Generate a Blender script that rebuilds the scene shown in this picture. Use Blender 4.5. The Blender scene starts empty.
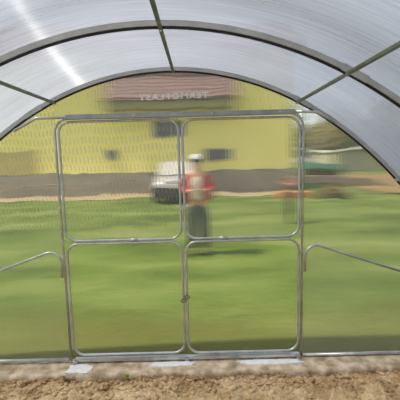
import bpy, bmesh, math, random
from mathutils import Vector, Matrix, noise
random.seed(7)
S = bpy.context.scene
COL = S.collection
PI = math.pi

# ------------------------------------------------------------------ materials
def lin(c):
    return tuple(((v/255)/12.92 if v/255 <= .04045 else ((v/255+.055)/1.055)**2.4) for v in c) + (1.,)

class NT:
    def __init__(s, name):
        s.m = bpy.data.materials.new(name); s.m.use_nodes = True
        s.t = s.m.node_tree; s.t.nodes.clear()
        s.out = s.n('ShaderNodeOutputMaterial')
    def n(s, typ, **kw):
        nd = s.t.nodes.new(typ)
        for k, v in kw.items():
            if k.startswith('i_'): nd.inputs[k[2:].replace('_', ' ')].default_value = v
            else: setattr(nd, k, v)
        return nd
    def l(s, a, b): s.t.links.new(a, b)
    def math(s, op, a, b=None, c=None):
        nd = s.n('ShaderNodeMath', operation=op)
        for i, v in enumerate((a, b, c)):
            if v is None: continue
            if isinstance(v, (int, float)): nd.inputs[i].default_value = v
            else: s.l(v, nd.inputs[i])
        return nd.outputs[0]
    def ramp(s, fac, stops):
        r = s.n('ShaderNodeValToRGB'); e = r.color_ramp.elements
        while len(e) < len(stops): e.new(.5)
        for q, (p, c) in zip(e, stops): q.position = p; q.color = c
        s.l(fac, r.inputs[0]); return r.outputs[0]
    def coord(s, scale=(1, 1, 1), rot=(0, 0, 0)):
        g = s.n('ShaderNodeNewGeometry'); mp = s.n('ShaderNodeMapping')
        mp.inputs['Scale'].default_value = scale; mp.inputs['Rotation'].default_value = rot
        s.l(g.outputs['Position'], mp.inputs[0]); return mp.outputs[0]
    def noise(s, vec, scale, detail=4, rough=.55):
        nn = s.n('ShaderNodeTexNoise'); nn.inputs['Scale'].default_value = scale
        nn.inputs['Detail'].default_value = detail; nn.inputs['Roughness'].default_value = rough
        s.l(vec, nn.inputs['Vector']); return nn.outputs[0]

def mat(name, c1, c2=None, scale=4, rough=.7, metal=0., stretch=(1, 1, 1), bump=0., bscale=None, lo=.35, hi=.65, spec=.4):
    t = NT(name); p = t.n('ShaderNodeBsdfPrincipled')
    p.inputs['Roughness'].default_value = rough; p.inputs['Metallic'].default_value = metal
    p.inputs['Specular IOR Level'].default_value = spec
    co = t.coord(stretch)
    f = t.noise(co, scale)
    col = t.ramp(f, [(lo, lin(c1)), (hi, lin(c2 or c1))])
    t.l(col, p.inputs['Base Color'])
    if bump:
        b = t.n('ShaderNodeBump'); b.inputs['Strength'].default_value = bump; b.inputs['Distance'].default_value = .02
        t.l(t.noise(co, bscale or scale*4), b.inputs['Height']); t.l(b.outputs[0], p.inputs['Normal'])
    t.l(p.outputs[0], t.out.inputs[0]); return t.m

M = {}
M['steel'] = mat('galvanised_steel', (178, 180, 182), (206, 207, 208), 12, .32, .75)
M['steel_rib'] = mat('galvanised_rib', (172, 172, 171), (188, 188, 186), 9, .5, .25)
M['steel_dull'] = mat('dull_header_steel', (150, 154, 160), (174, 178, 183), 10, .5, .4)
M['purlin'] = mat('green_grey_purlin', (92, 104, 84), (126, 134, 114), 12, .45, .3)
M['bolt'] = mat('bolt_zinc', (205, 205, 205), (225, 225, 225), 40, .3, .9)
M['rubber_and_shade'] = mat('black_rubber_and_shade', (34, 34, 36), (48, 48, 50), 20, .6)
M['white_plastic'] = mat('white_plastic', (250, 248, 244), (252, 251, 249), 20, .4)
M['cement'] = mat('white_cement', (240, 238, 234), (252, 251, 249), 30, .9, bump=.6, bscale=90)
M['curb'] = mat('sandy_footing', (168, 144, 112), (232, 212, 182), 11, .95, bump=.5, bscale=160)
M['yellow'] = mat('yellow_render', (244, 230, 134), (250, 238, 150), .6, .9)
M['plinth'] = mat('grey_plinth', (140, 132, 120), (164, 154, 138), 1.4, .95)
M['brown_panel'] = mat('beige_shutter', (180, 164, 104), (192, 176, 114), 2, .8)
M['glass_dark'] = mat('dark_window', (70, 72, 80), (104, 104, 112), 3, .2)
M['frame_grey'] = mat('window_frame', (150, 146, 140), (166, 162, 156), 5, .6)
M['eave_shade'] = mat('olive_eave_shade', (150, 144, 100), (160, 152, 108), 5, .8)  # olive tone of the shadow below the canopy eave
M['gutter'] = mat('brown_gutter', (96, 66, 56), (110, 78, 66), 5, .5)
M['path'] = mat('pale_path', (150, 132, 98), (172, 154, 118), 3, .95)
def print_mat():
    t = NT('white_print'); d = t.n('ShaderNodeBsdfDiffuse'); d.inputs[0].default_value = (.98, .98, .99, 1)
    l = t.n('ShaderNodeBsdfTranslucent'); l.inputs[0].default_value = (.95, .95, .97, 1)
    m = t.n('ShaderNodeMixShader'); m.inputs[0].default_value = .2; t.l(d.outputs[0], m.inputs[1]); t.l(l.outputs[0], m.inputs[2]); t.l(m.outputs[0], t.out.inputs[0]); return t.m
M['print'] = print_mat()
M['car'] = mat('pale_grey_car_paint', (160, 154, 146), (172, 166, 158), 2, .3)
M['car_dark'] = mat('dark_car_trim', (44, 42, 40), (60, 56, 52), 6, .5)
M['car_glass'] = mat('car_glass', (180, 172, 160), (192, 184, 174), 3, .4)
M['lampglass'] = mat('car_lamp_glass', (226, 226, 220), (232, 232, 228), 3, .15)
M['skin'] = mat('skin', (196, 142, 116), (206, 154, 128), 12, .6)
M['red'] = mat('red_jacket', (178, 52, 60), (196, 72, 76), 8, .85)
M['shirt'] = mat('beige_shirt', (196, 180, 156), (210, 196, 172), 8, .9)
M['trouser'] = mat('dark_trousers', (56, 66, 60), (72, 82, 72), 8, .9)
M['cap'] = mat('pale_cap', (196, 200, 202), (208, 212, 214), 10, .85)
M['black'] = mat('black_frames', (22, 24, 26), (30, 32, 34), 10, .3)
M['shoe'] = mat('shoe', (60, 52, 46), (74, 64, 56), 10, .7)
M['hair'] = mat('hair', (58, 44, 34), (70, 54, 42), 20, .8)
M['shed'] = mat('pale_shed_wall', (178, 172, 142), (194, 188, 158), 2, .85)
M['shed_roof'] = mat('white_shed_edge', (218, 216, 200), (226, 224, 210), 2, .7)
M['tarp'] = mat('turquoise_tarp', (88, 142, 120), (104, 158, 136), 2, .6)
M['pale_board'] = mat('pinkish_boards', (178, 156, 136), (196, 174, 154), 3, .85)
M['orange'] = mat('orange_brown_boards', (190, 122, 70), (206, 140, 88), 5, .85)
M['heap'] = mat('dark_brown_heap', (84, 66, 38), (112, 90, 54), 7, .95, bump=.5)
M['bed'] = mat('tilled_earth', (118, 94, 60), (146, 120, 80), .8, .95, stretch=(.3, 1.5, 1))
M['bark'] = mat('tree_bark', (84, 72, 54), (104, 92, 70), 8, .9)
M['leaf'] = mat('olive_leaves', (128, 130, 78), (160, 156, 100), .8, .8)
M['leaf2'] = mat('dry_leaves', (164, 152, 108), (186, 174, 130), .8, .8)
M['blossom'] = mat('pink_blossom', (184, 124, 104), (200, 140, 122), 9, .8)
M['stem'] = mat('dark_stems', (62, 58, 48), (84, 80, 62), 9, .9)
M['weed'] = mat('weed_green', (110, 138, 30), (140, 160, 40), 20, .7)
M['flower'] = mat('yellow_petals', (230, 204, 60), (236, 214, 80), 20, .7)

def roof_tiles():
    t = NT('brown_roof_sheets'); p = t.n('ShaderNodeBsdfPrincipled'); p.inputs['Roughness'].default_value = .7
    g = t.n('ShaderNodeNewGeometry'); s = t.n('ShaderNodeSeparateXYZ'); t.l(g.outputs['Position'], s.inputs[0])
    w = t.math('FRACT', t.math('MULTIPLY', s.outputs[2], 5.5))
    t.l(t.ramp(w, [(0, lin((92, 66, 64))), (.30, lin((108, 80, 78))), (.42, lin((142, 110, 106))), (.97, lin((134, 102, 98)))]), p.inputs['Base Color'])
    t.l(p.outputs[0], t.out.inputs[0]); return t.m
M['roof_brown'] = roof_tiles()

def lawn_mat():
    t = NT('lawn_grass'); p = t.n('ShaderNodeBsdfPrincipled'); p.inputs['Roughness'].default_value = .9
    p.inputs['Specular IOR Level'].default_value = .15
    a = t.noise(t.coord((.35, 1.0, 1)), .9, 3); b = t.noise(t.coord((2.0, 5, 1)), 4, 5, .7)
    f = t.math('ADD', t.math('MULTIPLY', a, .62), t.math('MULTIPLY', b, .38))
    grass = t.ramp(f, [(.38, lin((72, 84, 32))), (.47, lin((90, 106, 42))), (.56, lin((110, 122, 60))), (.67, lin((132, 134, 82)))])
    # turf turning brownish towards the greenhouse
    g = t.n('ShaderNodeNewGeometry'); s = t.n('ShaderNodeSeparateXYZ'); t.l(g.outputs['Position'], s.inputs[0])
    d = t.math('ADD', s.outputs[1], t.math('MULTIPLY', t.math('SUBTRACT', a, .5), 1.5))
    w = t.n('ShaderNodeMapRange'); w.inputs[1].default_value = 3.05; w.inputs[2].default_value = 3.7
    w.inputs[3].default_value = .6; w.inputs[4].default_value = 0; t.l(d, w.inputs[0])
    mx = t.n('ShaderNodeMix', data_type='RGBA'); t.l(w.outputs[0], mx.inputs[0]); t.l(grass, mx.inputs[6])
    mx.inputs[7].default_value = lin((104, 98, 46)); t.l(mx.outputs[2], p.inputs['Base Color'])
    bm_ = t.n('ShaderNodeBump'); bm_.inputs['Strength'].default_value = .5; bm_.inputs['Distance'].default_value = .03
    t.l(t.noise(t.coord(), 40, 5), bm_.inputs['Height']); t.l(bm_.outputs[0], p.inputs['Normal'])
    t.l(p.outputs[0], t.out.inputs[0]); return t.m
M['lawn'] = lawn_mat()

def soil_mat():
    t = NT('dry_garden_soil'); p = t.n('ShaderNodeBsdfPrincipled'); p.inputs['Roughness'].default_value = 1
    p.inputs['Specular IOR Level'].default_value = .1
    a = t.noise(t.coord(), 5, 4); b = t.noise(t.coord(), 60, 5, .7)
    f = t.math('ADD', t.math('MULTIPLY', a, .55), t.math('MULTIPLY', b, .45))
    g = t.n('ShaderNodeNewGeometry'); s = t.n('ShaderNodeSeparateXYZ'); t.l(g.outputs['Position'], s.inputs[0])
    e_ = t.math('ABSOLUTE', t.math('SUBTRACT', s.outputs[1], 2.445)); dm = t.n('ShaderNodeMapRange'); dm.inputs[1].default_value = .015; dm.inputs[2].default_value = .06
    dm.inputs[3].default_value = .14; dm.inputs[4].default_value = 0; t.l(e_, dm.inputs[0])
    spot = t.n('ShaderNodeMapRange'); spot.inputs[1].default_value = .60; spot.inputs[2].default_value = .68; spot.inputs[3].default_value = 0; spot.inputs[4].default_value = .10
    t.l(t.noise(t.coord((1, 1.6, 1)), 6.5, 3), spot.inputs[0])      # damp earth in patches; along the footing, moist tone with painted-in edge shadow
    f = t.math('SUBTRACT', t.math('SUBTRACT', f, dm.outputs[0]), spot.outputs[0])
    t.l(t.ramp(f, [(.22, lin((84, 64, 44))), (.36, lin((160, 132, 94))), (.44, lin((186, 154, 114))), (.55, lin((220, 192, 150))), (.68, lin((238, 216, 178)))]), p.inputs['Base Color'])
    bm_ = t.n('ShaderNodeBump'); bm_.inputs['Strength'].default_value = .8; bm_.inputs['Distance'].default_value = .01
    t.l(t.noise(t.coord(), 110, 5, .7), bm_.inputs['Height']); t.l(bm_.outputs[0], p.inputs['Normal'])
    t.l(p.outputs[0], t.out.inputs[0]); return t.m
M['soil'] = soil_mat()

def clear_face():
    t = NT('polycarbonate_outer_skin'); tr = t.n('ShaderNodeBsdfTransparent'); tr.inputs[0].default_value = (.97, .98, .97, 1)
    t.l(tr.outputs[0], t.out.inputs[0]); return t.m
M['outer'] = clear_face()

def refr_outer():
    t = NT('polycarbonate_clear_face'); r = t.n('ShaderNodeBsdfRefraction'); r.inputs['IOR'].default_value = 1.45
    r.inputs['Roughness'].default_value = 0; r.inputs[0].default_value = (.97, .98, .95, 1)
    t.l(r.outputs[0], t.out.inputs[0]); return t.m
M['clear'] = refr_outer()

def poly_wall(name, amp, hatch, milk, rough, tint=(.97, .98, .93, 1)):
    """twin-wall sheet: vertical channels bend the view sideways; the skin is slightly milky"""
    t = NT(name)
    g = t.n('ShaderNodeNewGeometry'); s = t.n('ShaderNodeSeparateXYZ'); t.l(g.outputs['Position'], s.inputs[0])
    X, Z = s.outputs[0], s.outputs[2]
    w1 = t.math('SINE', t.math('MULTIPLY', X, 2*PI/.0062))
    w2 = t.math('SINE', t.math('ADD', t.math('MULTIPLY', X, 2*PI/.0227), t.math('MULTIPLY', Z, 3.)))
    nx = t.math('ADD', t.math('MULTIPLY', w1, amp), t.math('MULTIPLY', w2, amp*.35))
    # slow ripples of the sheet up and down
    co = t.coord((3, 1, 9)); rip = t.math('MULTIPLY', t.math('SUBTRACT', t.noise(co, 1.2, 2), .5), .05)
    cb = t.n('ShaderNodeCombineXYZ'); t.l(nx, cb.inputs[0]); t.l(rip, cb.inputs[2])
    va = t.n('ShaderNodeVectorMath', operation='ADD'); t.l(g.outputs['Normal'], va.inputs[0]); t.l(cb.outputs[0], va.inputs[1])
    vn = t.n('ShaderNodeVectorMath', operation='NORMALIZE'); t.l(va.outputs[0], vn.inputs[0])
    r = t.n('ShaderNodeBsdfRefraction'); r.inputs['IOR'].default_value = 1.45; r.inputs['Roughness'].default_value = rough
    r.inputs[0].default_value = tint; t.l(vn.outputs[0], r.inputs['Normal'])
    tl = t.n('ShaderNodeBsdfTranslucent'); tl.inputs[0].default_value = (.8, .8, .72, 1)
    df = t.n('ShaderNodeBsdfDiffuse'); df.inputs[0].default_value = (.55, .56, .52, 1)
    m1 = t.n('ShaderNodeMixShader'); m1.inputs[0].default_value = .4; t.l(tl.outputs[0], m1.inputs[1]); t.l(df.outputs[0], m1.inputs[2])
    fac = milk
    if hatch:
        # slanting hatch where the webs of the two skins cross
        wob = t.math('MULTIPLY', t.noise(t.coord((1, 1, 1)), 2.0, 2), 5.)
        ha = t.math('SINE', t.math('ADD', t.math('ADD', t.math('MULTIPLY', X, 2*PI/.030), t.math('MULTIPLY', Z, 2*PI/.11)), wob))
        hb = t.math('SINE', t.math('SUBTRACT', t.math('MULTIPLY', X, 2*PI/.030), t.math('ADD', t.math('MULTIPLY', Z, 2*PI/.16), t.math('MULTIPLY', wob, 1.7))))
        hh = t.math('MAXIMUM', t.math('MULTIPLY', t.math('ADD', ha, t.math('MULTIPLY', hb, .8)), .55), 0)
        up = t.n('ShaderNodeMapRange'); up.inputs[1].default_value = .75; up.inputs[2].default_value = 1.35; t.l(Z, up.inputs[0])
        fac = t.math('ADD', t.math('MULTIPLY', t.math('MULTIPLY', hh, up.outputs[0]), hatch), milk)
    lines = t.math('MULTIPLY', t.math('ADD', t.math('SINE', t.math('MULTIPLY', X, 2*PI/.0185)), 1), .012)
    fac = t.math('ADD', fac, lines)
    mx = t.n('ShaderNodeMixShader'); t.l(fac, mx.inputs[0]); t.l(r.outputs[0], mx.inputs[1]); t.l(m1.outputs[0], mx.inputs[2])
    t.l(mx.outputs[0], t.out.inputs[0]); return t.m
M['poly_left'] = poly_wall('polycarbonate_hatched', .03, .22, .20, .02, (.98, .97, .95, 1))
M['poly_right'] = poly_wall('polycarbonate_smeared', .045, .0, .24, .018, (.98, .97, .95, 1))
M['poly_low'] = poly_wall('polycarbonate_low', .06, .0, .10, .03)
M['poly_top'] = poly_wall('polycarbonate_top', .06, .03, .27, .015, (.97, .96, .92, 1))

def poly_roof():
    """inner skin of the twin-wall roof: partly clear, partly milky"""
    t = NT('polycarbonate_roof')
    streak = t.noise(t.coord((.8, 30, .8)), 2.2, 4, .7); soft = t.noise(t.coord((1, 1.5, 1)), 1.3, 2)
    k = t.math('ADD', t.math('MULTIPLY', streak, .7), t.math('MULTIPLY', soft, .3))
    tl = t.n('ShaderNodeBsdfTranslucent'); t.l(t.ramp(k, [(.3, (.25, .265, .30, 1)), (.7, (.43, .445, .485, 1))]), tl.inputs[0])
    tr = t.n('ShaderNodeBsdfTransparent'); tr.inputs[0].default_value = (.95, .96, .98, 1)
    gl = t.n('ShaderNodeBsdfGlossy'); gl.inputs['Roughness'].default_value = .25; gl.inputs[0].default_value = (.8, .8, .8, 1)
    m1 = t.n('ShaderNodeMixShader'); m1.inputs[0].default_value = .72; t.l(tr.outputs[0], m1.inputs[1]); t.l(tl.outputs[0], m1.inputs[2])
    fr = t.n('ShaderNodeFresnel'); fr.inputs[0].default_value = 1.35
    m2 = t.n('ShaderNodeMixShader'); t.l(t.math('MULTIPLY', fr.outputs[0], .4), m2.inputs[0]); t.l(m1.outputs[0], m2.inputs[1]); t.l(gl.outputs[0], m2.inputs[2])
    t.l(m2.outputs[0], t.out.inputs[0]); return t.m
def poly_web():
    """thin webs between the two skins: drawn plastic, glossy along the channel"""
    t = NT('polycarbonate_web')
    g = t.n('ShaderNodeNewGeometry'); s = t.n('ShaderNodeSeparateXYZ'); t.l(g.outputs['Position'], s.inputs[0])
    h = t.math('ADD', s.outputs[0], .17)
    sl = t.math('ADD', t.math('MULTIPLY', h, -.524), t.math('MULTIPLY', t.math('POWER', h, 3), -.042))
    cb = t.n('ShaderNodeCombineXYZ'); cb.inputs[0].default_value = 1; t.l(sl, cb.inputs[2])
    vn = t.n('ShaderNodeVectorMath', operation='NORMALIZE'); t.l(cb.outputs[0], vn.inputs[0])
    gl = t.n('ShaderNodeBsdfAnisotropic'); gl.inputs['Roughness'].default_value = .36; gl.inputs['Anisotropy'].default_value = .84
    gl.inputs[0].default_value = (.95, .95, .95, 1); t.l(vn.outputs[0], gl.inputs['Tangent'])
    tl = t.n('ShaderNodeBsdfTranslucent'); tl.inputs[0].default_value = (.5, .52, .56, 1)
    tr = t.n('ShaderNodeBsdfTransparent'); tr.inputs[0].default_value = (.95, .96, .98, 1)
    m1 = t.n('ShaderNodeMixShader'); m1.inputs[0].default_value = .75; t.l(tl.outputs[0], m1.inputs[1]); t.l(gl.outputs[0], m1.inputs[2])
    m2 = t.n('ShaderNodeMixShader'); m2.inputs[0].default_value = .62; t.l(tr.outputs[0], m2.inputs[1]); t.l(m1.outputs[0], m2.inputs[2])
    t.l(m2.outputs[0], t.out.inputs[0]); return t.m
M['web'] = poly_web()
M['poly_roof'] = poly_roof()

# ------------------------------------------------------------------ helpers
def link(name, bm, mats, parent=None, smooth=False):
    me = bpy.data.meshes.new(name)
    bmesh.ops.recalc_face_normals(bm, faces=bm.faces)
    bm.to_mesh(me); bm.free()
    for m in (mats if isinstance(mats, (list, tuple)) else [mats]): me.materials.append(M[m] if isinstance(m, str) else m)
    if smooth:
        for p in me.polygons: p.use_smooth = True
    o = bpy.data.objects.new(name, me); COL.objects.link(o)
    if parent:
        o.parent = parent; o.matrix_parent_inverse = Matrix.Translation(-parent.location) if parent.type == 'EMPTY' and parent.parent is None else Matrix()
    return o
def tag(o, label=None, cat=None, group=None, kind=None):
    if label: o['label'] = label
    if cat: o['category'] = cat
    if group: o['group'] = group
    if kind: o['kind'] = kind
    return o
def empty(name, loc=(0, 0, 0)):
    o = bpy.data.objects.new(name, None); o.empty_display_size = .1; o.location = loc; COL.objects.link(o); return o
def box(bm, x0, x1, y0, y1, z0, z1, bev=0.):
    r = bmesh.ops.create_cube(bm, size=1); vs = r['verts']
    for v in vs: v.co = Vector(((x0+x1)/2+v.co.x*(x1-x0), (y0+y1)/2+v.co.y*(y1-y0), (z0+z1)/2+v.co.z*(z1-z0)))
    if bev:
        es = list({e for v in vs for e in v.link_edges})
        bmesh.ops.bevel(bm, geom=es, offset=bev, segments=2, affect='EDGES')
def B(): return bmesh.new()
def boxo(name, m, parent, *a, bev=0.):
    bm = B(); box(bm, *a, bev=bev); return link(name, bm, m, parent)
def sweep(bm, pts, r, n=8, closed=False, section=None):
    pts = [Vector(p) for p in pts]; N = len(pts); rings = []; up = None
    for i, p in enumerate(pts):
        a = pts[(i-1) % N] if (closed or i > 0) else p; b = pts[(i+1) % N] if (closed or i < N-1) else p
        T = (b-a).normalized()
        if up is None:
            ref = Vector((0, 1, 0)) if abs(T.y) < .9 else Vector((0, 0, 1)); up = ref
        s = T.cross(up)
        if s.length < 1e-4: s = T.cross(Vector((1, 0, 0)))
        s.normalize(); u = s.cross(T).normalized(); up = u
        rr = r[i] if isinstance(r, (list, tuple)) else r
        if section: ring = [bm.verts.new(p+s*q[0]+u*q[1]) for q in section]
        else: ring = [bm.verts.new(p+s*math.cos(2*PI*k/n)*rr+u*math.sin(2*PI*k/n)*rr) for k in range(n)]
        rings.append(ring)
    k = len(rings[0])
    for i in range(N if closed else N-1):
        A, C_ = rings[i], rings[(i+1) % N]
        for j in range(k): bm.faces.new((A[j], A[(j+1) % k], C_[(j+1) % k], C_[j]))
    if not closed: bm.faces.new(rings[0][::-1]); bm.faces.new(rings[-1])
def fillet(pts, r, closed=False, n=7):
    P = [Vector(p) for p in pts]; out = []; N = len(P)
    for i, p in enumerate(P):
        if not closed and i in (0, N-1): out.append(p); continue
        a = (P[i-1]-p); b = (P[(i+1) % N]-p); la, lb = a.length, b.length; a.normalize(); b.normalize()
        ang = a.angle(b); d = min(r/math.tan(ang/2), la*.49, lb*.49); rr = d*math.tan(ang/2)
        c = p+(a+b).normalized()*(rr/math.sin(ang/2)); s = p+a*d-c; e = p+b*d-c
        tot = s.angle(e)
        for k in range(n+1):
            t = k/n; out.append(c+(s*math.sin((1-t)*tot)+e*math.sin(t*tot))/math.sin(tot))
    return out
def cyl(bm, p, axis, r, h, n=12):
    a = Vector(axis).normalized(); sweep(bm, [Vector(p)-a*h/2, Vector(p)+a*h/2], r, n)
def ball(bm, c, r, sub=2, sc=(1, 1, 1), rough=0., rot=None):
    q = bmesh.ops.create_icosphere(bm, subdivisions=sub, radius=1); o = Vector((random.random()*50, random.random()*50, 0))
    for v in q['verts']:
        d = v.co.copy(); k = 1+rough*noise.noise(d*1.6+o) if rough else 1
        w = Vector((d.x*sc[0], d.y*sc[1], d.z*sc[2]))*r*k
        if rot: w = rot @ w
        v.co = Vector(c)+w

# ------------------------------------------------------------------ camera
H = 1.6; f = 350.; p_ = math.radians(6.84); r_ = math.radians(1.45)
F = Vector((0, math.cos(p_), -math.sin(p_))); R0 = Vector((1, 0, 0)); U0 = R0.cross(F)
R = R0*math.cos(r_)-U0*math.sin(r_); U = U0*math.cos(r_)+R0*math.sin(r_)
cd = bpy.data.cameras.new('camera'); cd.sensor_width = 36; cd.lens = f/400*36; cd.clip_start = .05; cd.clip_end = 500
cam = bpy.data.objects.new('camera', cd); COL.objects.link(cam)
mw = Matrix((R, U, -F)).transposed().to_4x4(); mw.translation = Vector((0, 0, H)); cam.matrix_world = mw
S.camera = cam

# ------------------------------------------------------------------ arch profile
AX = -.17
def arch_half(n=30):
    """(h, drop below the crown) for the lower edge of the ribs"""
    L = [(h, .262*h*h+.0105*h**4) for h in [i*1.85/n for i in range(n+1)]]
    h0, s0 = L[-1]; sl = .524*h0+.042*h0**3
    p0 = Vector((h0, s0)); t0 = Vector((1, sl)).normalized()*.75; p1 = Vector((2.12, 1.75)); t1 = Vector((.02, 1))*.75
    for k in range(1, 11):
        t = k/10; q = p0*(2*t**3-3*t*t+1)+t0*(t**3-2*t*t+t)+p1*(-2*t**3+3*t*t)+t1*(t**3-t*t); L.append((q.x, q.y))
    L.append((2.125, 2.235))
    return L
HALF = arch_half()
PROF = [(-h, s) for h, s in HALF[::-1]][:-1] + HALF
def prof_pts(off=0.):
    pts = []
    for h, s in PROF:
        x = AX+h; z = 2.235-s-.016*h*(1 if s < 1.3 else max(0, (2.235-s)/.935)); pts.append(Vector((x, 0, z)))
    out = []
    for i, q in enumerate(pts):
        a = pts[max(i-1, 0)]; b = pts[min(i+1, len(pts)-1)]; t = (b-a).normalized(); n = Vector((-t.z, 0, t.x))
        out.append(q+n*off)
    return out
def z_arch(x, off=0.):
    P = prof_pts(off); best = min(range(len(P)-1), key=lambda i: 0 if (P[i].x-x)*(P[i+1].x-x) <= 0 and P[i].z > .8 else 9)
    a, b = P[best], P[best+1]; t = (x-a.x)/(b.x-a.x) if b.x != a.x else 0
    return a.z+(b.z-a.z)*t

YW = 2.65
def sheet(pts_in, pts_out, y0, y1, mats):
    bm = B(); n = len(pts_in)
    V = [[bm.verts.new((q.x, y, q.z)) for q in pts] for pts in (pts_in, pts_out) for y in (y0, y1)]
    a, b, c, d = V
    for i in range(n-1):
        F1 = bm.faces.new((a[i], a[i+1], b[i+1], b[i])); F1.material_index = 0
        F2 = bm.faces.new((c[i], d[i], d[i+1], c[i+1])); F2.material_index = 1
        bm.faces.new((a[i], c[i], c[i+1], a[i+1])).material_index = 1; bm.faces.new((b[i], b[i+1], d[i+1], d[i])).material_index = 1
    bm.faces.new((a[0], b[0], d[0], c[0])).material_index = 1; bm.faces.new((a[-1], c[-1], d[-1], b[-1])).material_index = 1
    k = y0+.01
    while k < y1-.004:      # the webs of the twin-wall sheet
        e = [bm.verts.new((q.x*.9+r.x*.1, k, q.z*.9+r.z*.1)) for q, r in zip(pts_in, pts_out)]
        g = [bm.verts.new((q.x*.1+r.x*.9, k, q.z*.1+r.z*.9)) for q, r in zip(pts_in, pts_out)]
        for i in range(n-1): bm.faces.new((e[i], e[i+1], g[i+1], g[i])).material_index = 2
        k += .012
    return bm
IN, OUT = prof_pts(.030), prof_pts(.036)
zc = [i for i, q in enumerate(IN) if q.z > 1.05]; i0, i1 = zc[0], zc[-1]
Y0 = -1.75
tag(link('ceiling', sheet(IN[i0:i1+1], OUT[i0:i1+1], Y0, YW+.045, None), ['poly_roof', 'outer', 'web'], smooth=True),
    'arched milky polycarbonate roof skin with fine curved channels over the ribs', 'roof', kind='structure')
tag(link('wall_left', sheet(IN[:i0+1], OUT[:i0+1], Y0, YW+.045, None), ['poly_roof', 'outer', 'web'], smooth=True),
    'milky polycarbonate side wall left of the garden bed', 'wall', kind='structure')
tag(link('wall_right', sheet(IN[i1:], OUT[i1:], Y0, YW+.045, None), ['poly_roof', 'outer', 'web'], smooth=True),
    'milky polycarbonate side wall right of the garden bed', 'wall', kind='structure')

# ribs: square tube following the arch
SQ = [(-.0135, -.011), (.0135, -.011), (.0135, .011), (-.0135, .011)]
def rib(y, label, group=None):
    e = empty('arch_rib', (AX, y, 0))
    P = [q+Vector((0, y, 0)) for q in prof_pts(.0145)]
    bm = B()
    sweep(bm, P, 0, section=SQ); o = link('curved_tube', bm, 'steel_rib', e)
    bm = B(); sweep(bm, [q+Vector((0, y-.002, 0)) for q in prof_pts(.0005)], 0, section=[(-.0125, -.0012), (.0125, -.0012), (.0125, .0012), (-.0125, .0012)])
    link('underside_shade_strip', bm, 'rubber_and_shade', e)  # dark strip added to draw the shaded lower face of the tube
    # crimped sleeves where the rib lengths join
    for hx in (.92, -1.03):
        i = min(range(len(P)), key=lambda i: abs(P[i].x-(AX+hx)) + (9 if P[i].z < 1.2 else 0))
        bm = B(); sweep(bm, [P[i-1]+(P[i]-P[i-1])*.2, P[i]+(P[i+1]-P[i])*.5, P[i+1]+(P[i+2]-P[i+1])*.2], 0,
              section=[(a*1.28, b*1.3) for a, b in SQ]); link('joint_sleeve', bm, 'steel_rib', e)
    tag(e, label, 'rib', group); return e
rib(YW, 'grey steel arch rib edging the end wall with the doors')
rib(1.78, 'near grey steel arch rib crossing the whole roof overhead')
for y in (.91, .04, -.83, -1.70):
    rib(y, 'grey steel arch rib over and behind the viewer', 'ribs behind the viewer')

# purlins along the roof, under the ribs
def purlin(h, label):
    x = AX+h; z = z_arch(x)-.0085
    e = empty('roof_purlin', (x, Y0, z))
    bm = B(); box(bm, x-.0095, x+.0095, Y0+.05, YW+.012, z-.0085, z+.0085, .002); link('tube', bm, 'purlin', e)
    for y in (YW-.0, 1.78, .91, .04):
        bm = B(); cyl(bm, (x, y-.002, z-.0105), (0, 0, 1), .006, .006, 8); link('bolt', bm, 'bolt', e)
    tag(e, label, 'purlin'); return e
purlin(-.885, 'green-grey roof purlin on the left, ending above the left end of the header')
purlin(0., 'dark green-grey roof purlin running along the crown of the roof')
purlin(.905, 'green-grey roof purlin on the right, ending above the right end of the header')

# ------------------------------------------------------------------ end wall
def slab(bm, poly, y0, y1):
    """vertical sheet: polygon in x,z; inner face material 0, rest 1"""
    a = [bm.verts.new((x, y0, z)) for x, z in poly]; b = [bm.verts.new((x, y1, z)) for x, z in poly]
    bm.faces.new(a).material_index = 0; bm.faces.new(b[::-1]).material_index = 1
    n = len(a)
    for i in range(n): bm.faces.new((a[i], b[i], b[(i+1) % n], a[(i+1) % n])).material_index = 1
edge = prof_pts(.0145); XL, XR = -1.068, .782; ZH = 1.920
wf = empty('wall_front', (AX, YW+.02, 0)); tag(wf, 'clear ribbed polycarbonate end wall round the four door leaves', 'wall', kind='structure')
left = [(q.x, q.z) for q in edge if q.x < XL]; zl = z_arch(XL, .0145)
bm = B(); slab(bm, [(XL, .0)]+[(x, z) for x, z in left if z >= .0]+[(XL, zl)], YW+.0125, YW+.0165); link('side_panel', bm, ['poly_left', 'clear'], wf)
right = [(q.x, q.z) for q in edge if q.x > XR]; zr = z_arch(XR, .0145)
bm = B(); slab(bm, [(XR, zr)]+right+[(XR, .0)], YW+.0125, YW+.0165); link('side_panel', bm, ['poly_right', 'clear'], wf)
top = [(q.x, q.z) for q in edge if XL < q.x < XR and q.z > 1.5]
bm = B(); slab(bm, [(XL, ZH), (XL, zl)]+top+[(XR, zr), (XR, ZH)], YW+.0125, YW+.0165); link('top_panel', bm, ['poly_top', 'clear'], wf)

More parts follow.
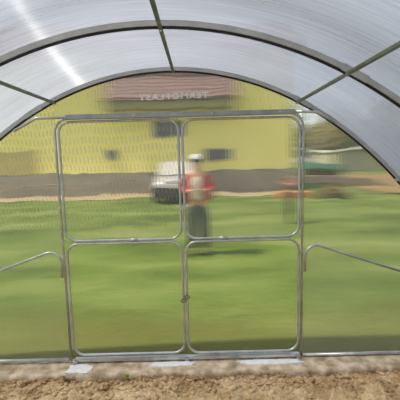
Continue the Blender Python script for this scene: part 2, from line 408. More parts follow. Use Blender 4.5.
# printed word on the sheet film, facing outwards, so it reads mirrored from inside
cu = bpy.data.curves.new('printed_word', 'FONT'); cu.body = 'TERMOPLAST'; cu.size = 1; cu.offset = .028; cu.extrude = .004; cu.space_character = 1.2
to = bpy.data.objects.new('tmp', cu); COL.objects.link(to); bpy.context.view_layer.update()
me = bpy.data.meshes.new_from_object(to.evaluated_get(bpy.context.evaluated_depsgraph_get())); bpy.data.objects.remove(to)
xs = [v.co.x for v in me.vertices]; ys = [v.co.y for v in me.vertices]; x0, x1, yy0, yy1 = min(xs), max(xs), min(ys), max(ys)
for v in me.vertices:
    u = (v.co.x-x0)/(x1-x0); w = (v.co.y-yy0)/(yy1-yy0)
    v.co = Vector((.082-u*.515, YW+.0112-v.co.z*.05, 2.0375+w*.041-.009*(.5-u)*-1))
me.materials.append(M['print']); po = bpy.data.objects.new('printed_word', me); COL.objects.link(po); po.parent = wf
po.matrix_parent_inverse = Matrix.Translation(-wf.location); po['label'] = 'white mirrored TERMOPLAST lettering'

# fixed outer frame, header, ties
TR = .0095
fr = empty('door_surround', (AX, YW, 0))
bm = B(); sweep(bm, fillet([(XL, YW, .004), (XL, YW, 1.913), (XR, YW, 1.913), (XR, YW, .004)], .10), TR, 10)
link('outer_tube', bm, 'steel', fr, True)
for x, y_ in ((XL, 0), (XR, 0)):
    for z in (.99, 1.06, .86):
        bm = B(); box(bm, x-.014, x+.014, YW-.013, YW+.0125, z-.008, z+.008, .003); link('clamp', bm, 'steel', fr)
    bm = B(); cyl(bm, (x-.003, YW-.012, 1.25), (0, 1, 0), .005, .006, 8); link('bolt', bm, 'bolt', fr)
tag(fr, 'bent steel tube surround standing outside the four door leaves', 'door frame')
hd = empty('header_bar', (AX, YW-.02, ZH))
bm = B(); box(bm, -.975, .715, YW-.034, YW-.0105, ZH-.016, ZH+.019, .004); link('bar', bm, 'steel_dull', hd)
for x in (-.97, -.47, .10, .60):
    bm = B(); cyl(bm, (x, YW-.036, ZH+.003), (0, 1, 0), .0055, .006, 8); link('bolt', bm, 'bolt', hd)
bm = B(); sweep(bm, fillet([(-.985, YW-.022, ZH), (-1.19, YW-.022, ZH), (-1.36, YW-.022, 1.832)], .05), .0105, 8); link('end_tie', bm, 'steel', hd, True)
bm = B(); sweep(bm, fillet([(.72, YW-.022, ZH+.002), (.875, YW-.022, ZH-.006), (.998, YW-.022, 1.842)], .05), .0105, 8); link('end_tie', bm, 'steel', hd, True)
tag(hd, 'long flat grey steel header bar above the upper door leaves', 'beam')

# door leaves
def leaf(n, x0, x1, z0, z1, pm, label, cen):
    e = empty('door_%d' % n, ((x0+x1)/2, YW, z0)); tag(e, label, 'door', kind='structure')
    bm = B(); sweep(bm, fillet([(x0, YW, z0), (x0, YW, z1), (x1, YW, z1), (x1, YW, z0)], .088, True), TR, 10, closed=True)
    link('tube_frame', bm, 'steel', e, True)
    bm = B(); P = fillet([(x0, 0, z0), (x0, 0, z1), (x1, 0, z1), (x1, 0, z0)], .088, True)
    x0e, x1e = x0-.012, x1+.012
    slab(bm, [(x0e, z0-.010), (x0e, z1+.010), (x1e, z1+.010), (x1e, z0-.010)], YW+.0125, YW+.0165); link('sheet', bm, [pm, 'clear'], e)
    zz = z0 if z0 > .5 else z1
    bm = B(); sweep(bm, [(cen-.03, YW, zz), (cen+.03, YW, zz)], .0125, 10); link('joint_sleeve', bm, 'steel', e, True)
    return e
d1 = leaf(1, -1.040, -.150, .986, 1.890, 'poly_left', 'upper left door leaf with white handle, its sheet finely hatched', -.52)
d2 = leaf(2, -.120, .757, .984, 1.887, 'poly_right', 'upper right door leaf with the person blurred behind it', .17)
d3 = leaf(3, -1.040, -.150, .052, .962, 'poly_low', 'lower left door leaf showing only lawn behind', -.50)
d4 = leaf(4, -.120, .757, .046, .960, 'poly_low', 'lower right door leaf showing only lawn behind', .20)
# handle on the upper left leaf
bm = B(); sweep(bm, [(-.262, YW-.032, 1.430), (-.245, YW-.033, 1.432), (-.19, YW-.033, 1.433), (-.158, YW-.03, 1.433), (-.146, YW-.02, 1.433)], [.010, .017, .019, .016, .010], 10)
h_ = link('handle', bm, 'white_plastic', d1, True); h_['label'] = 'white plastic handle'
bm = B(); box(bm, -.166, -.134, YW-.024, YW-.0097, 1.405, 1.455, .003); link('handle_plate', bm, 'steel', d1)
for d, x, z in ((d1, -.15, 1.226), (d2, -.12, 1.231), (d3, -.150, .49), (d4, -.120, .52)):
    bm = B(); box(bm, x-.012, x+.012, YW-.016, YW+.0, z-.010, z+.010, .003); link('catch', bm, 'steel', d)
    bm = B(); sweep(bm, [(x+.02*math.cos(a), YW-.016, z+.012*math.sin(a)) for a in [k*PI/5 for k in range(10)]], .003, 6, closed=True); link('hook_eye', bm, 'steel' if z > 1 else 'rubber_and_shade', d, True)

# sill, base tubes, brackets, braces
sl = empty('door_sill', (AX, YW, 0))
bm = B(); box(bm, -1.035, .765, YW-.03, YW+.012, .006, .030, .004); link('plate', bm, 'steel', sl)
for x in (-1.02, -.135, .75):
    bm = B(); box(bm, x-.014, x+.014, YW-.044, YW-.030, -.035, .022, .003); link('anchor_bracket', bm, 'steel', sl)
tag(sl, 'shiny flat steel sill under the lower door leaves', 'sill')
for a, b, lab in ((-2.28, -1.08, 'steel base tube along the ground left of the doors'), (.795, 1.94, 'steel base tube along the ground right of the doors')):
    bm = B(); sweep(bm, [(a, YW-.006, .020 if a < 0 else .008), (b, YW-.006, .020 if a < 0 else .006)], .0125, 10); tag(link('base_tube', bm, 'steel', None, True), lab, 'tube')
bm = B(); sweep(bm, fillet([(-1.092, YW-.004, .70), (-1.092, YW-.004, .935), (-2.255, YW-.004, .530)], .085), .0095, 10)
tag(link('side_brace', bm, 'steel', None, True), 'bent steel brace tube sloping down to the left of the doors', 'brace')
bm = B(); sweep(bm, fillet([(.806, YW-.004, .70), (.806, YW-.004, .940), (1.925, YW-.004, .555)], .085), .0095, 10)
tag(link('side_brace', bm, 'steel', None, True), 'bent steel brace tube sloping down to the right of the doors', 'brace')
# end nut where the rib meets the right frame edge
bm = B(); cyl(bm, (1.475, YW-.03, 1.40), (0, 1, 0), .011, .012, 8)
tag(link('rib_bolt', bm, 'bolt', None), 'bright bolt head low on the end rib at the right', 'bolt')

# ------------------------------------------------------------------ ground inside
def soil_h(x, y):
    n1 = noise.noise(Vector((x*2.3, y*3, 1)))*.018+noise.noise(Vector((x*9, y*9, 4)))*.014
    n2 = noise.noise(Vector((x*28, y*28, 8))); n3 = noise.noise(Vector((x*60, y*60, 2)))
    h = -.026+n1+max(0, n2)*.030+n3*.009
    yc = 2.478+.018*noise.noise(Vector((x*3, 0, 9)))+.015*noise.noise(Vector((x*14, 0, 3)))
    t = (y-(yc-.05))/.05
    if 0 < t: h = h-.045*min(t, 1)
    return h
def grid(x0, x1, y0, y1, st, fn):
    bm = B(); nx = int((x1-x0)/st)+1; ny = int((y1-y0)/st)+1
    V = [[bm.verts.new((x0+(x1-x0)*i/(nx-1), y0+(y1-y0)*j/(ny-1), fn(x0+(x1-x0)*i/(nx-1), y0+(y1-y0)*j/(ny-1)))) for i in range(nx)] for j in range(ny)]
    for j in range(ny-1):
        for i in range(nx-1): bm.faces.new((V[j][i], V[j][i+1], V[j+1][i+1], V[j+1][i]))
    return bm
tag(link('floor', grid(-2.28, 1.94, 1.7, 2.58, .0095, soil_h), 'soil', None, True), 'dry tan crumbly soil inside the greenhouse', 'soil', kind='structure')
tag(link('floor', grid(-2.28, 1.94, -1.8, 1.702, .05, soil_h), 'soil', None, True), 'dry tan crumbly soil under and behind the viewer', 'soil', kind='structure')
# footing strip under the end wall
def curb():
    bm = B(); nx = 420; rows = []
    for i in range(nx+1):
        x = -2.28+4.22*i/nx
        e = .012*noise.noise(Vector((x*6, 3, 0)))+.007*noise.noise(Vector((x*30, 7, 0)))
        t = -.008+.004*noise.noise(Vector((x*9, 1, 5)))
        prof = [(2.470+e, -.11), (2.473+e, -.035), (2.482+e, t-.004), (2.50, t+.003*noise.noise(Vector((x*25, 2, 5)))), (2.56, t+.003*noise.noise(Vector((x*25, 9, 5)))), (2.61, t), (2.70, t), (2.70, -.11)]
        rows.append([bm.verts.new((x, y, z)) for y, z in prof])
    for a, b in zip(rows, rows[1:]):
        for k in range(7): bm.faces.new((a[k], b[k], b[k+1], a[k+1]))
    return bm
tag(link('footing', curb(), 'curb', None, True), 'sandy concrete footing strip running below the end wall', 'footing', kind='structure')
def patch(x0, x1, y0, y1, lab):
    bm = B(); n = 72; c = bm.verts.new(((x0+x1)/2, (y0+y1)/2, .0035)); ring = []; low = []
    for k in range(n):
        a = 2*PI*k/n; q = 1+.35*noise.noise(Vector((math.cos(a)*2+x0*7, math.sin(a)*2, 0)))+.25*noise.noise(Vector((math.cos(a)*8+x0*7, math.sin(a)*8, 3)))
        sx = math.copysign(abs(math.cos(a))**.6, math.cos(a)); sy = math.copysign(abs(math.sin(a))**.6, math.sin(a))
        x = (x0+x1)/2+(x1-x0)/2*sx*q; y = (y0+y1)/2+(y1-y0)/2*sy*min(q, 1.08)
        ring.append(bm.verts.new((x, y, .001))); low.append(bm.verts.new((x, y, -.012)))
    for k in range(n): bm.faces.new((c, ring[k], ring[(k+1) % n])); bm.faces.new((ring[k], low[k], low[(k+1) % n], ring[(k+1) % n]))
    tag(link('cement_patch', bm, 'cement', None), lab, 'cement')
patch(-1.06, -.88, 2.485, 2.60, 'white cement patch on the footing under the left door jamb')
patch(-.42, -.08, 2.545, 2.61, 'white cement smear on the footing under the middle of the doors')
patch(.30, .76, 2.545, 2.61, 'long white cement patch on the footing under the right door jamb')
# loose crumbs, too many to count
bm = B()
CL = ((-.86, 2.375), (1.02, 2.40), (-.99, 2.30), (.86, 2.37), (-.575, 2.445))
for k in range(1700):
    x = random.uniform(-1.9, 1.75); y = 2.45-abs(random.gauss(0, .16)) if random.random() < .8 else random.uniform(1.9, 2.45)
    if y < 1.85 or any(math.hypot(x-a, y-b) < .05 for a, b in CL): continue
    r = min(.024, .004+random.expovariate(1/.0062)); ball(bm, (x, y, soil_h(x, y)+r*.25), r, 1, (1, random.uniform(.7, 1), random.uniform(.6, .9)), .5)
for k in range(110):
    x = random.uniform(-1.9, 1.75); y = 2.45-abs(random.gauss(0, .13)); r = random.uniform(.012, .028)
    if y > 2.0 and not any(math.hypot(x-a, y-b) < .065 for a, b in CL): ball(bm, (x, y, soil_h(x, y)+r*.15), r, 3, (1.15, .9, .7), 1.1)
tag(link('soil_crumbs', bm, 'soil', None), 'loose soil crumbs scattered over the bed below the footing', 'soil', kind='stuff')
def clod(x, y, r, lab, m='soil'):
    bm = B(); ball(bm, (x, y, soil_h(x, y)+r*.25), r, 3, (1.2, .9, .75), .9); tag(link('soil_clod', bm, m, None), lab, 'soil clod')
clod(-.86, 2.375, .026, 'large pale soil clod just right of the left cement patch')
clod(1.02, 2.40, .030, 'large pale soil clod against the footing near the right edge')
clod(-.99, 2.30, .022, 'rounded pale soil clod below the left cement patch')
clod(.86, 2.37, .020, 'small tan soil clod left of the large one on the right')
# weed with a yellow flower
wx, wy = -.575, 2.445; e = empty('small_weed', (wx, wy, -.02))
bm = B()
for k in range(9):
    a = k*2*PI/9; d = Vector((math.cos(a), math.sin(a), 0)); s = Vector((-d.y, d.x, 0))*.005; b0 = Vector((wx, wy, -.025))
    v = [bm.verts.new(q) for q in (b0, b0+d*.014+s+Vector((0, 0, .018)), b0+d*.03+Vector((0, 0, .022)), b0+d*.014-s+Vector((0, 0, .018)))]; bm.faces.new(v)
link('leaves', bm, 'weed', e)
bm = B(); ball(bm, (wx-.012, wy+.004, .012), .007, 1, (1, 1, .5)); ball(bm, (wx+.02, wy, .004), .008, 1, (1, 1, .5)); link('flower', bm, 'flower', e)
bm = B(); sweep(bm, [(wx, wy, -.025), (wx-.012, wy+.004, .010)], .0015, 5); sweep(bm, [(wx, wy, -.025), (wx+.02, wy, .002)], .0015, 5); link('stem', bm, 'weed', e)
tag(e, 'small green weed with yellow flowers at the soil edge', 'weed')

# ------------------------------------------------------------------ ground outside
def rects(name, m, L, lab, cat, z=0., fn=None):
    bm = B()
    for x0, x1, y0, y1 in L:
        nx, ny = 40, 40
        V = [[bm.verts.new((x0+(x1-x0)*i/nx, y0+(y1-y0)*j/ny, z+(fn(x0+(x1-x0)*i/nx, y0+(y1-y0)*j/ny) if fn else 0))) for i in range(nx+1)] for j in range(ny+1)]
        for j in range(ny):
            for i in range(nx): bm.faces.new((V[j][i], V[j][i+1], V[j+1][i+1], V[j+1][i]))
    return tag(link(name, bm, m, None, True), lab, cat, kind='structure')
rects('lawn', 'lawn', [(-60, 60, 2.70, 90), (-60, -2.32, -40, 2.70), (1.98, 60, -40, 2.70), (-2.32, 1.98, -40, -1.85)], 'green lawn outside the greenhouse, seen through the end wall', 'lawn', -.012)
boxo('path', 'path', None, -14, 4.6, 14.4, 16.55, -.03, .012); tag(bpy.data.objects['path'], 'pale tan path along the foot of the yellow house', 'path', kind='structure')
rects('garden_soil', 'bed', [(7.2, 24, 13.2, 27)], 'brown tilled garden ground beyond the lawn on the right', 'soil', .0, lambda x, y: .03+.05*noise.noise(Vector((x, y*2, 0))))

# ------------------------------------------------------------------ house
YH = 16.5; K = YH/13.5
def kx(x): return x*K
def kz(z): return 1.6+(z-1.6)*K
hs = empty('house', (-4, YH, 0)); tag(hs, 'yellow rendered house with grey plinth and brown roof behind the lawn', 'house')
boxo('wall', 'yellow', hs, -14, kx(3.62), YH, YH+8, kz(1.13), 6.6)
boxo('plinth', 'plinth', hs, -14.02, kx(3.62)+.02, YH-.05, YH+8, -.02, kz(1.13))
bm = B(); a = [(15.45, 4.10), (15.45, 4.22), (16.6, 6.1), (16.6, 5.98)]
v0 = [bm.verts.new((-4.05, y, z)) for y, z in a]; v1 = [bm.verts.new((1.66, y, z)) for y, z in a]
bm.faces.new(v0); bm.faces.new(v1[::-1])
for k in range(4): bm.faces.new((v0[k], v1[k], v1[(k+1) % 4], v0[(k+1) % 4]))
link('canopy_roof', bm, 'roof_brown', hs)
boxo('eave_shade_block', 'eave_shade', hs, -4.0, 1.62, 15.5, 16.5, 3.80, 4.09)  # olive block paints in the shadow under the canopy eave
bm = B(); sweep(bm, [(-4.05, 15.40, 4.13), (1.66, 15.40, 4.13)], .04, 8); link('gutter', bm, 'gutter', hs, True)
bm = B(); v = [bm.verts.new(q) for q in ((-14.5, YH-.6, 6.5), (kx(3.62)+.5, YH-.6, 6.5), (kx(3.62)+.5, YH+4, 9), (-14.5, YH+4, 9), (kx(3.62)+.5, YH+8.6, 6.5), (-14.5, YH+8.6, 6.5))]
bm.faces.new(v[:4]); bm.faces.new((v[3], v[2], v[4], v[5])); bm.faces.new((v[0], v[3], v[5])); bm.faces.new((v[1], v[4], v[2])); bm.faces.new((v[0], v[5], v[4], v[1])); link('main_roof', bm, 'roof_brown', hs)
def window(x0, x1, z0, z1, bars, glass='glass_dark'):
    x0, x1, z0, z1 = kx(x0), kx(x1), kz(z0), kz(z1)
    bm = B(); t = .07
    for q in ((x0, x1, z0, z0+t), (x0, x1, z1-t, z1), (x0, x0+t, z0+t, z1-t), (x1-t, x1, z0+t, z1-t)): box(bm, q[0], q[1], YH-.09, YH-.002, q[2], q[3])
    o = link('window', bm, 'frame_grey', hs)
    bm = B(); box(bm, x0+t, x1-t, YH-.05, YH-.03, z0+t, z1-t); g = link('pane', bm, glass, o)
    for k in range(bars):
        xx = x0+(x1-x0)*(k+1)/(bars+1); bm = B(); box(bm, xx-.03, xx+.03, YH-.10, YH-.055, z0+t, z1-t); link('bar', bm, 'frame_grey', o)
window(-1.72, -.55, 2.42, 3.06, 3)
window(-3.52, -3.12, 1.58, 2.0, 0)
window(.22, 1.24, 1.48, 1.94, 1)
sh = boxo('shutter', 'brown_panel', hs, kx(-8.2), kx(-6.25), YH-.06, YH-.001, kz(1.15), kz(2.03))
bm = B(); sweep(bm, [(x, YH-.08, z) for x, z in [(-9.6, .25), (-8.5, .42), (-7, .52), (-5.5, .50), (-4.2, .58), (-3, .66)]], .014, 6); cb = link('pale_line', bm, 'path', hs, True); cb['label'] = 'thin pale line along the plinth'  # thin pale curved line across the plinth

# ------------------------------------------------------------------ car, nose towards the viewer
def car(cx, y0):
    e = empty('parked_car', (cx, y0+1.8, 0)); tag(e, 'pale grey hatchback parked on the path before the yellow house', 'car')
    # side profile (y from nose, z), half width
    st = [(0.0, .34, .62, .62), (.06, .24, .74, .76), (.5, .22, .86, .83), (1.0, .22, .95, .85), (1.9, .22, .96, .86), (3.2, .22, .98, .85), (3.65, .26, .92, .80), (3.74, .36, .70, .68)]
    bm = B(); rings = []
    for y, zb, zt, w in st:
        rings.append([bm.verts.new((cx+sx*w*q, y0+y, z)) for sx, q, z in ((-1, .88, zb), (-1, 1, zb+.14), (-1, .98, (zb+zt)/2+.08), (-1, .86, zt), (1, .86, zt), (1, .98, (zb+zt)/2+.08), (1, 1, zb+.14), (1, .88, zb))])
    for a, b in zip(rings, rings[1:]):
        for k in range(8): bm.faces.new((a[k], a[(k+1) % 8], b[(k+1) % 8], b[k]))
    bm.faces.new(rings[0]); bm.faces.new(rings[-1][::-1]); link('body', bm, 'car', e, True)
    cab = [(1.0, .93, .76), (1.65, 1.42, .62), (2.2, 1.49, .64), (3.0, 1.46, .62), (3.6, .94, .72)]
    bm = B(); V = [(bm.verts.new((cx-w, y0+y, z)), bm.verts.new((cx+w, y0+y, z)), bm.verts.new((cx-.78, y0+y, .9)), bm.verts.new((cx+.78, y0+y, .9))) for y, z, w in cab]
    for a, b in zip(V, V[1:]):
        bm.faces.new((a[0], a[1], b[1], b[0])); bm.faces.new((a[2], a[0], b[0], b[2])); bm.faces.new((a[1], a[3], b[3], b[1]))
    bm.faces.new((V[0][2], V[0][3], V[0][1], V[0][0])); bm.faces.new((V[-1][2], V[-1][0], V[-1][1], V[-1][3])); link('cabin', bm, 'car', e)
    bm = B(); v = [bm.verts.new(q) for q in ((cx-.70, y0+1.03, .975), (cx+.70, y0+1.03, .975), (cx+.58, y0+1.62, 1.415), (cx-.58, y0+1.62, 1.415))]; w = [bm.verts.new(q.co+Vector((0, -.02, .02))) for q in v]
    bm.faces.new(v); bm.faces.new(w[::-1])
    for k in range(4): bm.faces.new((v[k], w[k], w[(k+1) % 4], v[(k+1) % 4]))
    link('windscreen', bm, 'car_glass', e)
    bm = B(); box(bm, cx-.74, cx+.74, y0-.05, y0+.045, .20, .56, .02); link('grille', bm, 'car_dark', e)
    for s in (-1, 1):
        bm = B(); ball(bm, (cx+s*.6, y0+.05, .64), .11, 2, (1.3, .5, .8)); link('headlamp', bm, 'lampglass', e, True)
        bm = B(); box(bm, cx+s*.92-.08, cx+s*.92+.08, y0+1.2, y0+1.3, .92, 1.04, .02); link('wing_mirror', bm, 'car_dark', e)
        for yy in (.65, 3.05):
            bm = B(); cyl(bm, (cx+s*.76, y0+yy, .30), (1, 0, 0), .30, .2, 20); wl = link('wheel', bm, 'car_dark', e, False)
            bm = B(); cyl(bm, (cx+s*.865, y0+yy, .30), (1, 0, 0), .17, .02, 14); link('hub_cap', bm, 'car', wl)
for_car = car(-.92, 12.55)

# ------------------------------------------------------------------ right-hand yard
e = empty('garden_shed', (16, 35, 0)); tag(e, 'long low pale shed with white roof edge beyond the garden', 'shed')
bm = B(); box(bm, 12.6, 21, 33.4, 38, 0, 2.0)
for k in range(40): box(bm, 12.7+k*.205, 12.78+k*.205, 33.34, 33.4, 0, 2.0)
link('wall', bm, 'shed', e)
boxo('roof', 'shed_roof', e, 12.4, 16.4, 33.0, 38.3, 2.0, 2.22); boxo('roof', 'frame_grey', e, 16.4, 21.3, 33.1, 38.3, 2.0, 2.18)
boxo('door', 'frame_grey', e, 14.2, 15.2, 33.3, 33.338, .02, 1.9)
e = empty('covered_woodpile', (9.8, 28, 0)); tag(e, 'woodpile under a turquoise tarpaulin right of the right door jamb', 'woodpile')
bm = B()
for k in range(9):
    for j in range(2): cyl(bm, (8.35+k*.33, 28, .14+j*.27), (0, 1, 0), .14, 1.0, 10)
link('logs', bm, 'bark', e)
bm = B(); box(bm, 8.1, 11.3, 27.4, 28.6, .42, 1.0, .12); link('tarpaulin', bm, 'tarp', e)
e = empty('board_stack', (7, 20, 0)); tag(e, 'low stack of pinkish pale boards on the grass right of the doors', 'boards')
for k in range(4): boxo('board', 'pale_board', e, 5.7, 8.3, 19.7+.05*k, 20.3+.05*k, .012+k*.10, .10+k*.10, bev=.01)
e = empty('orange_board_pile', (3.6, 14, 0)); tag(e, 'flat orange-brown pile on the grass behind the pink shrub', 'boards')
for k in range(3): boxo('board', 'orange', e, 3.0+.06*k, 4.3-.05*k, 13.3, 13.9, -.01+k*.08, .06+k*.08, bev=.01)
bm = B()
for k in range(34):
    a = random.uniform(0, 2*PI); q = random.random()**.6
    ball(bm, (4.95+.5*q*math.cos(a), 13.0+.45*q*math.sin(a), .12+.28*(1-q)), .13, 2, (1, 1, .8), .5)
tag(link('compost_heap', bm, 'heap', None, True), 'dark brown compost heap on the lawn right of the door jamb', 'heap')

def leaf_blob(bm, c, rad, n, size):
    for k in range(n):
        d = Vector((random.gauss(0, 1), random.gauss(0, 1), random.gauss(0, 1))).normalized()*(random.random()**.4)
        q = Vector(c)+Vector((d.x*rad[0], d.y*rad[1], d.z*rad[2])); a = Vector((random.gauss(0, 1), random.gauss(0, 1), random.gauss(0, 1))).normalized()
        b = a.orthogonal().normalized(); s = size*random.uniform(.6, 1.2); b2 = a.cross(b)*.6
        bm.faces.new([bm.verts.new(q+u) for u in (b*s, b2*s, -b*s, -b2*s)])
def tree(x, y, h, r, m, lab, n=1500):
    e = empty('garden_tree', (x, y, 0)); tag(e, lab, 'tree')
    bm = B(); sweep(bm, [(x, y, 0), (x+.1, y, h*.3), (x, y+.1, h*.6), (x, y, h*.9)], [.2, .16, .1, .03], 8)
    for k in range(6):
        a = k*1.1; z0 = h*(.28+.07*k); sweep(bm, [(x, y, z0), (x+math.cos(a)*r*.4, y+math.sin(a)*r*.4, z0+h*.12), (x+math.cos(a)*r*.75, y+math.sin(a)*r*.75, z0+h*.2)], [.07, .05, .02], 6)
    link('trunk', bm, 'bark', e, True)
    bm = B()
    for k in range(7):
        a = random.uniform(0, 2*PI); q = r*.5*random.random()
        leaf_blob(bm, (x+q*math.cos(a), y+q*math.sin(a), h*random.uniform(.4, .85)), (r*.65, r*.65, h*.2), n//7, .22)
    link('crown', bm, m, e)
tree(9.6, 40, 8.5, 3.2, 'leaf', 'olive green tree just right of the yellow house')
tree(15.6, 42, 7.5, 3.4, 'leaf2', 'dry olive tree behind the pale shed')
tree(23.5, 44, 9, 3.4, 'leaf', 'dark olive tree at the far right beyond the shed')
tree(5.8, 31, 6.5, 2.2, 'leaf2', 'pale olive tree partly hidden by the corner of the yellow house', 1300)
tree(11.5, 47.6, 10, 4, 'leaf', 'tall olive tree far behind the woodpile')
bm = B()
for k in range(60): leaf_blob(bm, (4.8+k*.75, 56+random.uniform(-1, 1), 3.6), (1.4, 1, 3.8), 130, .4)
tag(link('far_hedge', bm, 'leaf', None), 'long olive hedge closing the garden behind the shed', 'hedge')

# pink shrub
sx, sy = 2.12, 8.2; e = empty('young_shrub', (sx, sy, 0)); tag(e, 'thin dark-stemmed shrub with pinkish top beside the right door jamb', 'shrub')
bm = B()
for k in range(16):
    a = random.uniform(0, 2*PI); q = random.uniform(.05, .22); sweep(bm, [(sx, sy, -.02), (sx+q*.5*math.cos(a), sy+q*.5*math.sin(a), .5), (sx+q*math.cos(a), sy+q*math.sin(a), random.uniform(.8, 1.1))], [.014, .011, .006], 5)
link('stems', bm, 'stem', e, True)
bm = B(); leaf_blob(bm, (sx, sy, 1.0), (.24, .2, .14), 110, .04); link('blossom', bm, 'blossom', e)

# ------------------------------------------------------------------ person
def skin(name, verts, edges, m, parent, lvl=2, root=0):
    me = bpy.data.meshes.new(name); me.from_pydata([v[:3] for v in verts], edges, [])
    o = bpy.data.objects.new(name, me); COL.objects.link(o)
    md = o.modifiers.new('skin', 'SKIN'); md.use_smooth_shade = True
    for i, v in enumerate(verts):
        s = me.skin_vertices[0].data[i]; s.radius = (v[3], v[4] if len(v) > 4 else v[3]); s.use_root = (i == root)
    ms = o.modifiers.new('sub', 'SUBSURF'); ms.levels = lvl; ms.render_levels = lvl
    bpy.context.view_layer.update()
    nm = bpy.data.meshes.new_from_object(o.evaluated_get(bpy.context.evaluated_depsgraph_get()))
    bpy.data.objects.remove(o); nm.name = name; nm.materials.clear(); nm.materials.append(M[m])
    for p in nm.polygons: p.use_smooth = True
    o = bpy.data.objects.new(name, nm); COL.objects.link(o)
    o.parent = parent; o.matrix_parent_inverse = Matrix.Translation(-parent.location); return o
px, py = -.045, 5.72; pe = empty('person', (px, py, 0))
tag(pe, 'person in red jacket, pale shirt and cap standing behind the upper right door leaf', 'person')
def P(x, y, z, *r): return (px+x, py+y, z)+r
# jointed body: 0 pelvis
bv = [P(0, 0, .86, .13, .10), P(0, 0, 1.02, .12, .09), P(0, 0, 1.20, .14, .10), P(0, 0, 1.33, .12, .085), P(0, 0, 1.40, .055), P(0, -.01, 1.47, .055),
      P(0, -.02, 1.54, .072, .085), P(0, -.015, 1.61, .060, .075)]
be = [(0, 1), (1, 2), (2, 3), (3, 4), (4, 5), (5, 6), (6, 7)]
arms = {}
for s in (-1, 1):
    n = len(bv); bv += [P(s*.165, 0, 1.335, .055), P(s*.235, .0, 1.09, .042), P(s*.15, -.21, 1.07, .032), P(s*.085, -.27, 1.09, .026), P(s*.045, -.29, 1.11, .030, .016)]
    be += [(3, n), (n, n+1), (n+1, n+2), (n+2, n+3), (n+3, n+4)]
    n = len(bv); bv += [P(s*.09, 0, .80, .085), P(s*.105, -.01, .46, .055), P(s*.115, .015, .26, .05), P(s*.12, .02, .08, .036), P(s*.13, -.10, .03, .032, .025)]
    be += [(0, n), (n, n+1), (n+1, n+2), (n+2, n+3), (n+3, n+4)]
body = skin('body', bv, be, 'skin', pe)
for s in (-1, 1):      # fingers and thumb
    for j, (L, dz) in enumerate(((.055, .022), (.062, .008), (.058, -.006), (.046, -.019))):
        a = P(s*.045, -.295, 1.11+dz, .009); b = P(s*.02, -.315, 1.112+dz, .008); c = P(s*(.02-L*.5), -.30, 1.11+dz, .0075)
        skin('finger', [a, b, c], [(0, 1), (1, 2)], 'skin', body, 1)
    skin('thumb', [P(s*.07, -.285, 1.125, .011), P(s*.05, -.305, 1.145, .010), P(s*.03, -.31, 1.155, .0085)], [(0, 1), (1, 2)], 'skin', body, 1)
for o in [q for q in COL.objects if q.name.startswith(('finger', 'thumb'))]: o.matrix_parent_inverse = Matrix.Translation(-pe.location)
# trousers
tv = [P(0, 0, .93, .155, .12), P(0, 0, .86, .16, .125)]; te = [(0, 1)]
for s in (-1, 1):
    n = len(tv); tv += [P(s*.095, 0, .78, .11), P(s*.100, -.01, .46, .094), P(s*.108, .012, .24, .088), P(s*.113, .02, .09, .084)]
    te += [(1, n), (n, n+1), (n+1, n+2), (n+2, n+3)]
skin('trousers', tv, te, 'trouser', pe, 2, 1)
skin('shirt', [P(0, -.035, .92, .13, .10), P(0, -.035, 1.05, .125, .10), P(0, -.03, 1.22, .125, .10), P(0, -.015, 1.34, .08, .075)], [(0, 1), (1, 2), (2, 3)], 'shirt', pe, 2, 1)
for s in (-1, 1):
    jv = [P(s*.115, .0, .90, .065, .13), P(s*.12, .0, 1.08, .065, .125), P(s*.12, .0, 1.25, .07, .12), P(s*.10, .01, 1.36, .06, .075), P(s*.175, 0, 1.33, .075), P(s*.243, .0, 1.10, .062), P(s*.155, -.195, 1.07, .05)]
    skin('jacket_front', jv, [(0, 1), (1, 2), (2, 3), (2, 4), (4, 5), (5, 6)], 'red', pe, 2, 1)
skin('jacket_back', [P(0, .065, .90, .14, .065), P(0, .065, 1.1, .14, .065), P(0, .065, 1.35, .14, .055)], [(0, 1), (1, 2)], 'red', pe, 2, 1)
for s in (-1, 1):
    bm = B(); ball(bm, (px+s*.13, py-.06, .045), .06, 3, (.85, 2.2, .72)); link('shoe', bm, 'shoe', pe, True)
bm = B(); ball(bm, (px, py-.012, 1.60), .088, 3, (1, 1.15, .72))
for v in list(bm.verts):
    if v.co.z < 1.588: v.co.z = 1.588
box(bm, px-.065, px+.065, py-.20, py-.06, 1.588, 1.600, .005); link('cap', bm, 'cap', pe, True)
bm = B(); box(bm, px-.07, px-.008, py-.118, py-.092, 1.535, 1.57, .008); box(bm, px+.008, px+.07, py-.118, py-.092, 1.535, 1.57, .008); box(bm, px-.01, px+.01, py-.112, py-.096, 1.556, 1.564)
for s in (-1, 1): box(bm, px+s*.072-.004, px+s*.072+.004, py-.10, py+.0, 1.556, 1.564)
link('sunglasses', bm, 'black', pe)
bm = B(); v = [bm.verts.new(q) for q in ((px-.014, py-.10, 1.50), (px+.014, py-.10, 1.50), (px, py-.128, 1.503), (px, py-.10, 1.55))]
bm.faces.new((v[0], v[1], v[2])); bm.faces.new((v[0], v[2], v[3])); bm.faces.new((v[2], v[1], v[3])); bm.faces.new((v[0], v[3], v[1])); n_ = link('nose', bm, 'skin', body, True); n_.matrix_parent_inverse = Matrix.Translation(-pe.location)
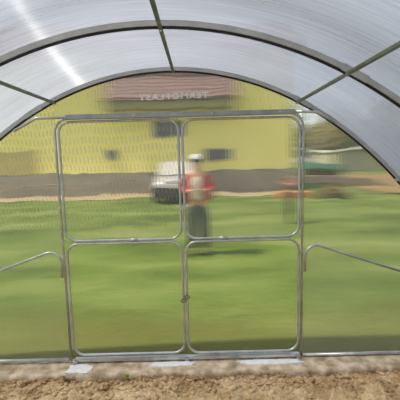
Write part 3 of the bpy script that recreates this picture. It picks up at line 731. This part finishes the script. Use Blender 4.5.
bm = B(); sweep(bm, [(px-.022, py-.100, 1.478), (px, py-.106, 1.475), (px+.022, py-.100, 1.478)], .005, 6); n_ = link('mouth', bm, 'red', body, True); n_.matrix_parent_inverse = Matrix.Translation(-pe.location)
for s in (-1, 1):
    bm = B(); ball(bm, (px+s*.078, py-.01, 1.535), .028, 2, (.35, .7, 1)); n_ = link('ear', bm, 'skin', body, True); n_.matrix_parent_inverse = Matrix.Translation(-pe.location)
bm = B(); ball(bm, (px, py+.02, 1.55), .083, 3, (1, .9, .85)); link('hair', bm, 'hair', pe, True)

# ------------------------------------------------------------------ light
w = bpy.data.worlds.new('sky'); S.world = w; w.use_nodes = True; nt = w.node_tree; nt.nodes.clear()
ow = nt.nodes.new('ShaderNodeOutputWorld'); bg = nt.nodes.new('ShaderNodeBackground'); sk = nt.nodes.new('ShaderNodeTexSky')
sk.sky_type = 'NISHITA'; sk.sun_disc = False
sd = Vector((-.535, -.10, .84)).normalized()
sk.sun_elevation = math.asin(sd.z); sk.sun_rotation = math.atan2(sd.x, sd.y); sk.dust_density = 3.0; sk.air_density = 1.0; sk.ozone_density = 1.0
mx = nt.nodes.new('ShaderNodeMix'); mx.data_type = 'RGBA'; mx.inputs[0].default_value = .55; mx.inputs[7].default_value = (5.2, 5.3, 5.5, 1)
nt.links.new(sk.outputs[0], mx.inputs[6]); nt.links.new(mx.outputs[2], bg.inputs[0]); bg.inputs[1].default_value = .14; nt.links.new(bg.outputs[0], ow.inputs[0])
ld = bpy.data.lights.new('sun', 'SUN'); ld.energy = 2.9; ld.angle = math.radians(1.2); ld.color = (1, .96, .89)
lo = bpy.data.objects.new('sun', ld); COL.objects.link(lo); lo.rotation_euler = (-sd).to_track_quat('-Z', 'Y').to_euler(); lo.location = (0, 0, 12)

vs = S.view_settings; S.display_settings.display_device = 'sRGB'; vs.view_transform = 'Standard'; vs.look = 'None'; vs.gamma = 1; vs.use_curve_mapping = False; vs.exposure = .7
S.cycles.max_bounces = 12; S.cycles.transmission_bounces = 10; S.cycles.transparent_max_bounces = 12; S.cycles.diffuse_bounces = 4
S.cycles.sample_clamp_indirect = 6; S.cycles.caustics_refractive = True; S.cycles.caustics_reflective = False
